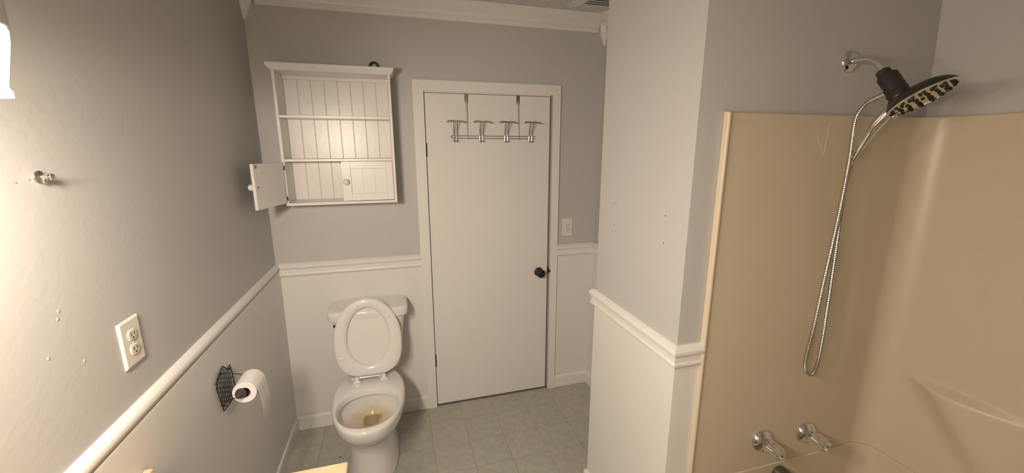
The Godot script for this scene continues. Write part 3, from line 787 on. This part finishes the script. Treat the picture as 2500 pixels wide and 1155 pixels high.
# ---------- shower head with its hose ----------
func shower() -> void:
	var t := thing("shower_head", "black and chrome shower head on a chrome arm, hand wand and hose hanging", "shower head", V(2.113, 1.988, ZP))
	var X := 2.113
	var m := MB.new(); m.lathe([[0.001, 0], [0.034, 0.0005], [0.034, 0.003], [0.030, 0.008], [0.020, 0.012], [0.012, 0.014], [0.001, 0.014]], V(X, 1.988, ZP), Vector3.BACK, 32)
	obj("flange", m, M.chrome, t)
	m = MB.new(); m.tube(smooth([V(X, 1.988, ZP + 0.005), V(X, 1.988, 1.495), V(X, 1.985, 1.52), V(X, 1.972, 1.542), V(X, 1.950, 1.560), V(X, 1.932, 1.572)], 8), 0.0105, 16)
	obj("shower_arm", m, M.chrome, t)
	# diverter body along the arm's end
	var dn := V(0, -0.80, 0.60).normalized()
	m = MB.new(); m.lathe([[0.001, 0], [0.015, 0.0], [0.0185, 0.003], [0.0185, 0.020], [0.017, 0.023], [0.001, 0.024]], V(X, 1.943, 1.562), dn, 24)
	obj("swivel_nut", m, M.head_plastic, t)
	m = MB.new(); m.lathe([[0.001, 0], [0.023, 0.0], [0.0265, 0.004], [0.0265, 0.030], [0.0255, 0.034], [0.0265, 0.064], [0.024, 0.084], [0.001, 0.088]], V(X, 1.928, 1.576), dn, 28)
	obj("diverter_body", m, M.head_plastic, t)
	# head: domed back, thin chrome rim, face with rubber nozzles; n is the spray direction
	var c := V(2.1153, 1.8565, 1.6725)
	var th := deg_to_rad(33.9)
	var n := V(0.131, -cos(th), sin(th)).normalized()
	var along := V(0, sin(th), cos(th)).normalized()
	along = (along - n * along.dot(n)).normalized()
	var side := n.cross(along).normalized()
	var R := 0.0803
	m = MB.new(); m.lathe([[0.001, -0.033], [0.030, -0.031], [0.055, -0.024], [0.070, -0.015], [0.078, -0.006], [R, 0.0], [R, 0.003], [0.001, 0.003]], c, n, 48)
	var head := obj("head", m, M.head_plastic, t)
	m = MB.new(); m.lathe([[0.076, 0.0025], [R + 0.0006, 0.0025], [R + 0.0006, 0.0055], [0.077, 0.0065], [0.076, 0.0025]], c, n, 48)
	obj("rim", m, M.chrome, head).position = Vector3.ZERO
	m = MB.new(); m.lathe([[0.001, 0.002], [0.0765, 0.002], [0.0765, 0.0045], [0.05, 0.006], [0.001, 0.0065]], c, n, 40)
	obj("face_plate", m, M.face_plate, head).position = Vector3.ZERO
	m = MB.new(); m.lathe([[0.0005, 0.003], [0.0044, 0.003], [0.0040, 0.0095], [0.0024, 0.0112], [0.0005, 0.0115]], Vector3.ZERO, n, 8)
	var nm := m.mesh()
	for ring in [[0.069, 18, 0.0], [0.052, 13, 0.2], [0.035, 8, 0.1], [0.018, 4, 0.3], [0.0, 1, 0.0]]:
		for k in ring[1]:
			var a: float = TAU * k / ring[1] + ring[2]
			var o := obj("nozzle", nm, M.nozzle_rubber, head)
			o.position = c + (along * cos(a) + side * sin(a)) * ring[0]
	# neck that docks the wand to the body, tongue to the handle
	m = MB.new()
	m.tube(smooth([V(X, 1.888, 1.606), V(X, 1.866, 1.618), V(2.115, 1.848, 1.617), V(2.115, 1.828, 1.604)], 6), PackedFloat32Array([0.024, 0.025, 0.026, 0.027, 0.028, 0.028, 0.029, 0.029, 0.028, 0.027, 0.026, 0.025, 0.024, 0.022, 0.020, 0.018, 0.016, 0.014, 0.012]), 20)
	obj("wand_dock", m, M.head_plastic, t)
	m = MB.new(); m.tube(smooth([V(X, 1.830, 1.604), V(X, 1.812, 1.591), V(X, 1.790, 1.576), V(X, 1.765, 1.562), V(X, 1.735, 1.548), V(X, 1.708, 1.536)], 5), PackedFloat32Array([0.011, 0.013, 0.0142, 0.015, 0.0156, 0.016, 0.0164, 0.0166, 0.0167, 0.0166, 0.0163, 0.0159, 0.0153, 0.0145, 0.0136, 0.0125, 0.012, 0.0114, 0.0108, 0.0102, 0.0097, 0.0093, 0.009, 0.0088, 0.0086, 0.0085]), 20)
	obj("wand_handle", m, M.chrome, t)
	m = MB.new(); m.bar(V(X, 1.710, 1.537), V(X, 1.676, 1.522), 0.0075, 14); m.lathe([[0.001, 0], [0.0098, 0], [0.0098, 0.006], [0.001, 0.006]], V(X, 1.712, 1.538), V(0, -0.92, -0.39), 16)
	obj("wand_coupling", m, M.hose_metal, t)
	m = MB.new(); m.tube(smooth([V(X, 1.838, 1.612), V(X - 0.002, 1.826, 1.618), V(X - 0.006, 1.814, 1.620), V(X - 0.006, 1.799, 1.617)], 6), PackedFloat32Array([0.0035, 0.0035, 0.0035, 0.0035, 0.0036, 0.004, 0.0042, 0.0045, 0.005, 0.0055, 0.006, 0.007, 0.0075, 0.008, 0.008, 0.0078, 0.007, 0.0055, 0.003]), 12)
	obj("spray_lever", m, M.chrome, t)
	# hose: out of the body, down, round and up to the wand
	var A := 2.098
	m = MB.new(); m.bar(V(2.108, 1.875, 1.584), V(2.103, 1.858, 1.552), 0.0078, 14)
	obj("hose_coupling", m, M.hose_metal, t)
	var path := smooth([V(2.103, 1.859, 1.553), V(A, 1.846, 1.538), V(A, 1.815, 1.522), V(A, 1.775, 1.519), V(A, 1.70, 1.522), V(A, 1.625, 1.522), V(A, 1.50, 1.519), V(A, 1.387, 1.514), V(A, 1.25, 1.507), V(A, 1.11, 1.501), V(A, 1.0, 1.493), V(A, 0.945, 1.490), V(A + 0.002, 0.912, 1.495), V(2.107, 0.900, 1.506), V(X, 0.915, 1.517), V(X, 0.982, 1.5255), V(X, 1.12, 1.5255), V(X, 1.362, 1.520), V(X, 1.47, 1.517), V(X, 1.558, 1.515), V(X, 1.62, 1.5165), V(X, 1.680, 1.5235)], 40)
	var cv := Curve3D.new()
	for p in path: cv.add_point(p)
	var L := cv.get_baked_length()
	var pts := PackedVector3Array(); var rr := PackedFloat32Array()
	var cnt := int(L / 0.0016)
	for i in cnt + 1:
		pts.append(cv.sample_baked(L * i / cnt)); rr.append(0.0066 if (i / 2) % 2 == 0 else 0.0057)
	m = MB.new(); m.tube(pts, rr, 10)
	obj("hose", m, M.hose_metal, t, 30)

# ---------- taps and spout ----------
func taps() -> void:
	var zf := ZP + 0.015
	var first: Node3D = null
	var labels := ["clear fluted acrylic tap handle on chrome rose, left of the pair", "clear fluted acrylic tap handle on chrome rose, nearer the tub corner"]
	for k in 2:
		var at: Vector3 = [V(1.957, 0.634, zf), V(2.176, 0.622, zf)][k]
		if k == 0:
			first = thing("tap_handle", labels[0], "tap handle", at, "acrylic tap handles")
			var m := MB.new(); m.lathe([[0.001, 0.0008], [0.043, 0.0008], [0.044, 0.006], [0.041, 0.014], [0.033, 0.021], [0.024, 0.026], [0.017, 0.029], [0.001, 0.030]], at, Vector3.BACK, 36)
			obj("rose", m, M.chrome, first)
			m = MB.new(); m.lathe([[0.001, 0.030], [0.008, 0.030], [0.008, 0.062], [0.001, 0.063]], at, Vector3.BACK, 14)
			obj("spindle", m, M.chrome, first)
			m = MB.new()
			var rs := []
			for q in [[0.016, 0.0305], [0.022, 0.033], [0.0245, 0.040], [0.026, 0.078], [0.0245, 0.085], [0.018, 0.089], [0.004, 0.090]]:
				var r := PackedVector3Array()
				for j in 72:
					var a := TAU * j / 72.0
					var rad: float = q[0] * (1.0 + 0.06 * cos(a * 12.0))
					r.append(at + V(cos(a) * rad, sin(a) * rad, q[1]))
				rs.append(r)
			m.rings(rs); obj("grip", m, M.acrylic, first)
			m = MB.new(); m.lathe([[0.0005, 0], [0.0042, 0.0], [0.0035, 0.0012], [0.0005, 0.0015]], at + V(0, 0, 0.090), Vector3.BACK, 10)
			obj("cap_dot", m, M.screw_brown, first)
		else:
			var d := first.duplicate(); d.name = numbered("tap_handle"); add_child(d); d.position = at
			tag(d, labels[1], "tap handle", "acrylic tap handles")
	var s := thing("tub_spout", "dark chrome tub spout cut by the bottom edge, under the tap handles", "tub spout", V(2.062, 0.47, zf))
	var m2 := MB.new()
	var rs2 := []
	for q in [[0.0, 0.001, 0.0], [0.0, 0.030, 0.0], [0.006, 0.033, 0.0], [0.05, 0.032, -0.001], [0.095, 0.029, -0.005], [0.125, 0.026, -0.010], [0.142, 0.020, -0.017], [0.147, 0.008, -0.022]]:
		var r := PackedVector3Array()
		for j in 28:
			var a := TAU * j / 28.0
			r.append(V(2.062 + cos(a) * q[1], 0.468 + q[2] + sin(a) * q[1], zf + 0.0048 + q[0]))
		rs2.append(r)
	m2.rings(rs2); obj("body", m2, M.spout_metal, s)
	m2 = MB.new(); m2.lathe([[0.001, 0], [0.012, 0], [0.011, 0.014], [0.001, 0.014]], V(2.062, 0.438, zf + 0.122), Vector3.DOWN, 16)
	obj("outlet", m2, M.chrome, s)

# ---------- outlet, hook, toilet paper ----------
func left_wall_things() -> void:
	var t := thing("wall_outlet", "white duplex electrical outlet with wide plate on the left wall", "outlet", V(0, 1.23, 1.309))
	var cy := 1.2292; var cz := 1.3095
	var m := MB.new()
	var rs := []
	for q in [[1.0, 0.0], [1.0, 0.0015], [0.975, 0.0042], [0.93, 0.0058]]:
		var r := PackedVector3Array()
		for j in 4:
			var sy: float = [-1, -1, 1, 1][j]; var sz: float = [-1, 1, 1, -1][j]
			r.append(V(q[1], cy + sy * (0.0612 - (1.0 - q[0]) * 0.06), cz + sz * (0.0405 - (1.0 - q[0]) * 0.06)))
		rs.append(r)
	m.rings(rs); obj("cover_plate", m, M.plate_plastic, t, 20)
	for s in [1.0, -1.0]:
		var oy: float = cy + s * 0.0195
		m = MB.new()
		rs = []
		for q in [[1.0, 0.004], [1.0, 0.0078], [0.93, 0.0088]]:
			var r := PackedVector3Array()
			for j in 32:
				var a := TAU * j / 32
				r.append(V(q[1], oy + clamp(sin(a) * 0.0172, -0.0138, 0.0138) * q[0], cz + cos(a) * 0.0172 * q[0]))
			rs.append(r)
		m.rings(rs)
		var soc := obj("socket", m, M.socket_plastic, t)
		m = MB.new(); m.box(V(0.0080, oy - 0.002, cz + 0.0052), V(0.0091, oy + 0.0075, cz + 0.0078)); m.box(V(0.0080, oy - 0.001, cz - 0.0078), V(0.0091, oy + 0.0065, cz - 0.0052))
		m.lathe([[0.0003, 0], [0.0027, 0.0], [0.0027, 0.0011], [0.0003, 0.0012]], V(0.0080, oy - 0.0075, cz), Vector3.RIGHT, 10)
		obj("slots", m, M.dark_slot, soc).position = Vector3.ZERO
	m = MB.new(); m.lathe([[0.0005, 0.005], [0.0034, 0.005], [0.0028, 0.0072], [0.0005, 0.0076]], V(0, cy, cz), Vector3.RIGHT, 12)
	obj("plate_screw", m, M.plate_plastic, t)
	# robe hook post
	t = thing("wall_hook", "small chrome hook post casting a shadow high on the left wall", "hook", V(0, 1.661, 1.468))
	m = MB.new(); m.lathe([[0.0005, 0], [0.0125, 0.0], [0.0125, 0.003], [0.0085, 0.0055], [0.0055, 0.0065], [0.0005, 0.007]], V(0, 1.661, 1.468), Vector3.RIGHT, 24)
	obj("base", m, M.nickel, t)
	m = MB.new(); m.lathe([[0.0005, 0.003], [0.0052, 0.004], [0.0048, 0.012], [0.0062, 0.016], [0.0062, 0.018], [0.0005, 0.018]], V(0, 1.661, 1.468), Vector3.RIGHT, 20)
	obj("post", m, M.chrome, t)
	m = MB.new(); m.ball(V(0.0215, 1.661, 1.468), V(0.0045, 0.0068, 0.0068), 16)
	obj("tip", m, M.chrome, t)
	m = MB.new(); m.lathe([[0.0005, 0], [0.0042, 0.0], [0.0042, 0.007], [0.003, 0.0085], [0.0005, 0.009]], V(0.0085, 1.657, 1.468), Vector3.DOWN, 14)
	obj("set_screw", m, M.chrome, t)
	paper_holder()

func paper_holder() -> void:
	var t := thing("paper_holder", "dark chicken wire toilet paper holder on the left wall", "paper holder", V(0.01, 0.84, 0.88))
	var edge := pv([[-0.878, 0.922], [-0.848, 0.893], [-0.82, 0.896], [-0.811, 0.862], [-0.805, 0.82], [-0.802, 0.781], [-0.808, 0.766], [-0.861, 0.762], [-0.926, 0.766], [-0.938, 0.815], [-0.951, 0.866], [-0.950, 0.896], [-0.925, 0.908], [-0.895, 0.919]])
	for i in edge.size(): edge[i] += Vector2(-0.012, 0.002)
	var pts := PackedVector3Array()
	for p in edge: pts.append(V(0.0235, p.y, -p.x))
	var m := MB.new(); m.tube(pts, 0.0019, 8, true)
	obj("outline_wire", m, M.wire, t)
	# hexagon netting cut to the outline, two layers a few millimetres apart as the doubled wire of the photo
	m = MB.new()
	for layer in 2:
		var s := 0.0112
		for i in range(-3, 26):
			for k in range(-3, 26):
				var c := Vector2(-0.972 + i * s * 1.5, 0.755 + (k + (0.5 if (i % 2) != 0 else 0.0)) * s * 1.732) + Vector2(0.004, 0.0026) * layer
				for e in 3:
					var a := c + Vector2.from_angle(PI / 3 * e) * s
					var b := c + Vector2.from_angle(PI / 3 * (e + 1)) * s
					if Geometry2D.is_point_in_polygon(a, edge) and Geometry2D.is_point_in_polygon(b, edge):
						var x := 0.0195 + 0.004 * layer
						m.bar(V(x, a.y, -a.x), V(x, b.y, -b.x), 0.00095, 5)
	obj("wire_netting", m, M.wire, t)
	for q in [[0.90, 0.905], [0.83, 0.775], [0.92, 0.79], [0.825, 0.885]]:
		m = MB.new(); m.bar(V(0.012, q[1], q[0] + 0.012), V(0.027, q[1], q[0] + 0.012), 0.003, 8)
		obj("spacer", m, M.wire, t)
	var near := V(0.078, 0.822, 0.948); var far := V(0.09, 0.823, 0.806)
	m = MB.new(); m.bar(V(0.0235, 0.806, 0.934), near, 0.0017, 6); m.bar(V(0.0235, 0.802, 0.870), near, 0.0017, 6)
	obj("arm", m, M.wire, t)
	m = MB.new(); m.bar(V(0.0235, 0.857, 0.823), far, 0.0017, 6); m.bar(V(0.0235, 0.802, 0.817), far, 0.0017, 6)
	obj("arm", m, M.wire, t)
	m = MB.new(); m.bar(near, far, 0.005, 10)
	obj("roll_bar", m, M.wire, t)
	m = MB.new(); var ax := (far - near).normalized(); m.lathe([[0.001, -0.004], [0.006, -0.002], [0.008, 0.004], [0.013, 0.011], [0.0185, 0.020], [0.0197, 0.027], [0.017, 0.033], [0.001, 0.034]], near, ax, 20)
	obj("end_cap", m, M.cap_grey, t)
	# the roll and its hanging end
	var r := thing("toilet_roll", "white toilet paper roll with a torn end hanging, on the wire holder", "toilet paper", V(0.09, 0.82, 0.87))
	m = MB.new()
	var rs := []
	for q in [[0.0205, 0.918], [0.040, 0.9185], [0.0415, 0.916], [0.0418, 0.82], [0.040, 0.8185], [0.0205, 0.819]]:
		var ring := PackedVector3Array()
		for j in 40:
			var a := TAU * j / 40.0
			ring.append(V(0.09 + cos(a) * q[0], 0.8195 + sin(a) * q[0], q[1]))
		rs.append(ring)
	rs.append(rs[0])
	m.rings(rs, false, false); obj("roll", m, M.paper, r)
	m = MB.new(); m.lathe([[0.0195, 0.0], [0.0204, 0.0], [0.0204, 0.0975], [0.0195, 0.0975], [0.0195, 0.0]], V(0.09, 0.8195, 0.8198), Vector3.BACK, 28)
	obj("core", m, M.cardboard, r)
	m = MB.new()
	var front := []; var back := []
	var prof := [V(0.090, 0.8618, 0), V(0.112, 0.856, 0), V(0.127, 0.839, 0), V(0.1335, 0.822, 0), V(0.1375, 0.79, 0), V(0.1405, 0.755, 0), V(0.1395, 0.715, 0), V(0.1315, 0.675, 0), V(0.115, 0.635, 0), V(0.095, 0.595, 0)]
	var cur := smooth(prof, 6)
	for i in cur.size():
		var f := float(i) / (cur.size() - 1)
		var fr := PackedVector3Array(); var bk := PackedVector3Array()
		for j in 9:
			var g := j / 8.0                                  # 0 far edge, 1 near edge
			var cut: float = lerp(0.78, 1.0, pow(g, 0.7))      # torn slantwise: the near side hangs lower
			var ff: float = min(f, cut)
			var ii := ff * (cur.size() - 1)
			var lo := int(ii); var hi: int = min(lo + 1, cur.size() - 1)
			var p := cur[lo].lerp(cur[hi], ii - lo)
			var wave := 0.0022 * sin(g * 7.0 + f * 5.0) * smoothstep(0.35, 0.8, f)
			var z: float = lerp(0.8195, 0.9175, g) - 0.012 * f * f * (g - 0.2)
			fr.append(V(p.x + 0.0005 + wave, p.y, z)); bk.append(V(p.x + wave, p.y, z))
		front.append(fr); back.append(bk)
	for i in cur.size() - 1:
		for j in 8:
			m.quad(front[i][j], front[i][j + 1], front[i + 1][j + 1], front[i + 1][j])
			m.quad(back[i][j], back[i + 1][j], back[i + 1][j + 1], back[i][j + 1])
	obj("hanging_sheet", m, M.paper, r, 60)

# ---------- over-door hook rack ----------
func hook_rack() -> void:
	var t := thing("hook_rack", "brushed metal over-door rack with four double hooks", "hook rack", V(1.28, 1.78, 0.01))
	var m := MB.new()
	for x in [1.1155, 1.4365]:
		m = MB.new(); m.box(V(x - 0.0105, 1.990, 0.001), V(x + 0.0105, 2.0335, 0.0035), 0.001); m.box(V(x - 0.0105, 2.0308, -0.036), V(x + 0.0105, 2.0325, 0.003))
		m.prism(pv([[x - 0.0105, 1.9905], [x + 0.0105, 1.9905], [x + 0.004, 1.974], [x - 0.004, 1.974]]), func(q, s): return V(q.x, q.y, 0.001 if s == 0 else 0.0035))
		obj("door_strap", m, M.nickel, t)
		m = MB.new(); m.bar(V(x, 2.000, 0.006), V(x, 1.766, 0.010), 0.0036, 10)
		obj("hanger_rod", m, M.nickel, t)
	for y in [1.789, 1.7745]:
		m = MB.new(); m.bar(V(1.024, y, 0.013), V(1.532, y - 0.002, 0.013), 0.0022, 8)
		obj("rail", m, M.nickel, t)
	for e in [[1.024, -1.0], [1.532, 1.0]]:
		m = MB.new(); m.tube(smooth([V(e[0], 1.789, 0.013), V(e[0] + 0.006 * e[1], 1.7865, 0.013), V(e[0] + 0.008 * e[1], 1.7815, 0.013), V(e[0] + 0.006 * e[1], 1.777, 0.013), V(e[0], 1.7745, 0.013)], 4), 0.0022, 8)
		obj("rail_end", m, M.nickel, t)
	for x in [1.042, 1.1995, 1.356, 1.5125]:
		m = MB.new()
		for s in [-1.0, 1.0]:
			m.tube(smooth([V(x + 0.009 * s, 1.758, 0.034), V(x + 0.009 * s, 1.753, 0.024), V(x + 0.009 * s, 1.757, 0.0165), V(x + 0.009 * s, 1.776, 0.0165), V(x + 0.009 * s, 1.80, 0.019), V(x + 0.010 * s, 1.835, 0.034), V(x + 0.011 * s, 1.864, 0.054), V(x + 0.011 * s, 1.870, 0.060)], 5), 0.003, 8)
		m.bar(V(x - 0.009, 1.758, 0.034), V(x + 0.009, 1.758, 0.034), 0.0026, 8)
		m.ball(V(x - 0.009, 1.7585, 0.034), V(0.004, 0.004, 0.004), 8); m.ball(V(x + 0.009, 1.7585, 0.034), V(0.004, 0.004, 0.004), 8)
		var h := obj("hook", m, M.nickel, t)
		m = MB.new(); m.tube(smooth([V(x - 0.049, 1.866, 0.063), V(x - 0.040, 1.871, 0.0625), V(x - 0.02, 1.871, 0.061), V(x, 1.869, 0.060), V(x + 0.02, 1.871, 0.061), V(x + 0.036, 1.869, 0.0625), V(x + 0.050, 1.864, 0.063)], 5), 0.0042, 8)
		m.ball(V(x - 0.049, 1.866, 0.063), V(0.0055, 0.0045, 0.0045), 8); m.ball(V(x + 0.050, 1.864, 0.063), V(0.0055, 0.0045, 0.0045), 8)
		obj("crossbar", m, M.nickel, h).position = Vector3.ZERO

# ---------- vanity whose corner shows at the bottom edge ----------
func vanity() -> void:
	var t := thing("vanity", "cream laminate vanity top, its far corner showing at the bottom edge", "vanity", V(0.25, 0, 2.1))
	obj("countertop", boxes([[V(0.0182, 0.782, 1.392), V(0.500, 0.820, 2.9)]], 0.0025), M.laminate, t)
	obj("backsplash", boxes([[V(0.0182, 0.820, 1.392), V(0.0372, 0.911, 2.9)]], 0.002), M.laminate, t)
	obj("cabinet_body", boxes([[V(0.021, 0.09, 1.425), V(0.450, 0.782, 2.88)], [V(0.021, 0.0, 1.44), V(0.39, 0.09, 2.86)]], 0.002), M.vanity_wood, t)
	for k in 3:
		var z0 := 1.44 + 0.477 * k
		var d := obj("cabinet_door", boxes([[V(0.450, 0.12, z0), V(0.468, 0.76, z0 + 0.465)]], 0.003), M.vanity_wood, t)
		var m := MB.new(); m.lathe([[0.001, 0], [0.006, 0], [0.006, 0.01], [0.013, 0.016], [0.013, 0.022], [0.001, 0.025]], V(0.468, 0.66, z0 + 0.42), Vector3.RIGHT, 16)
		obj("knob", m, M.nickel, d).position = Vector3.ZERO

# ---------- switch, ring on the cabinet, ceiling grille, marks ----------
func small_things() -> void:
	var t := thing("light_switch", "white wall plate with socket and small switch right of the door", "switch", V(1.788, 1.19, 0))
	var cx := 1.7875; var cy := 1.191
	var m := MB.new()
	var rs := []
	for q in [[0.0, 0.0], [0.0, 0.002], [0.0015, 0.0045], [0.004, 0.0055]]:
		rs.append(PackedVector3Array([V(cx - 0.037 + q[0], cy - 0.0605 + q[0], q[1]), V(cx + 0.037 - q[0], cy - 0.0605 + q[0], q[1]), V(cx + 0.037 - q[0], cy + 0.0605 - q[0], q[1]), V(cx - 0.037 + q[0], cy + 0.0605 - q[0], q[1])]))
	m.rings(rs); obj("cover_plate", m, M.plate_plastic, t, 20)
	obj("device_face", boxes([[V(cx - 0.0165, cy - 0.033, 0.004), V(cx + 0.0165, cy + 0.033, 0.0072)]], 0.0015), M.plate_plastic, t)
	m = MB.new(); m.box(V(cx - 0.0095, cy + 0.0105, 0.0065), V(cx - 0.0065, cy + 0.0195, 0.0076)); m.box(V(cx + 0.0075, cy + 0.0105, 0.0065), V(cx + 0.0105, cy + 0.0195, 0.0076)); m.lathe([[0.0003, 0], [0.0026, 0], [0.0026, 0.001], [0.0003, 0.0012]], V(cx - 0.001, cy + 0.0005, 0.0066), Vector3.BACK, 10)
	obj("socket_slots", m, M.dark_slot, t)
	m = MB.new(); m.box(V(cx - 0.0095, cy - 0.025, 0.0065), V(cx + 0.0095, cy - 0.0125, 0.0085), 0.001); m.prism(pv([[cx - 0.003, cy - 0.023], [cx + 0.0085, cy - 0.023], [cx + 0.0085, cy - 0.0145], [cx - 0.003, cy - 0.0145]]), func(q, s): return V(q.x, q.y, 0.008) if s == 0 else V(q.x + 0.002, q.y * 0.5 + (cy - 0.018) * 0.5, 0.0155))
	obj("toggle", m, M.socket_plastic, t)
	# ring standing on the cabinet
	m = MB.new()
	var pts := PackedVector3Array()
	for j in 32: pts.append(V(0.606 + 0.0205 * cos(TAU * j / 32), 2.1243 + 0.0265 + 0.0205 * sin(TAU * j / 32), 0.030))
	m.tube(pts, 0.006, 10, true)
	var ring := obj("black_ring", m, M.black_metal); tag(ring, "small black ring standing on top of the white wall cabinet", "ring")
	# ceiling grille
	t = thing("ceiling_vent", "white ceiling fan grille with dark slots above the door alcove", "vent", V(1.80, CEIL, 0.3))
	m = MB.new()
	var lvl := []
	for q in [[1.676, 0.150, 0.0], [1.676, 0.150, -0.003], [1.722, 0.196, -0.020]]:
		lvl.append(PackedVector3Array([V(q[0], CEIL + q[2], q[1]), V(3.62 - q[0], CEIL + q[2], q[1]), V(3.62 - q[0], CEIL + q[2], 0.60 - q[1]), V(q[0], CEIL + q[2], 0.60 - q[1])]))
	m.rings(lvl)
	obj("cover", m, M.ceiling_paint, t, 10)
	for k in 5:
		obj("slot", boxes([[V(1.738, CEIL - 0.0212, 0.268 + 0.03 * k), V(1.882, CEIL - 0.0195, 0.278 + 0.03 * k)]]), M.dark_slot, t)
	# speck on the floor
	m = MB.new(); m.ball(V(0.287, 0.0022, 0.327), V(0.0042, 0.0022, 0.003), 10); m.ball(V(0.292, 0.0015, 0.329), V(0.002, 0.0015, 0.002), 8)
	var sp := obj("debris_crumb", m, M.dark_slot); tag(sp, "tiny dark crumb on the floor left of the toilet", "debris")
	# screw holes left in the partition and the left wall
	var wp := get_node("wall_partition")
	for q in [[1.495, 1.019], [1.493, 1.347], [1.398, 1.348], [1.401, 1.018]]:
		m = MB.new(); m.lathe([[0.0003, 0], [0.0026, 0], [0.0016, 0.0006], [0.0003, 0.0007]], V(XP, q[0], q[1]), Vector3.LEFT, 10)
		obj("screw_hole", m, M.screw_brown, wp)
	var wl := get_node("wall_left")
	for q in [[1.654, 1.521], [1.657, 1.49], [1.39, 1.50], [1.375, 1.507], [1.31, 1.55], [1.26, 1.466]]:
		m = MB.new(); m.ball(V(0, q[0], q[1]), V(0.0012, 0.004 if q[0] < 1.6 else 0.0012, 0.0035 if q[0] < 1.6 else 0.0012), 8)
		obj("paint_blemish", m, M.grey_paint if q[0] < 1.6 else M.screw_brown, wl)
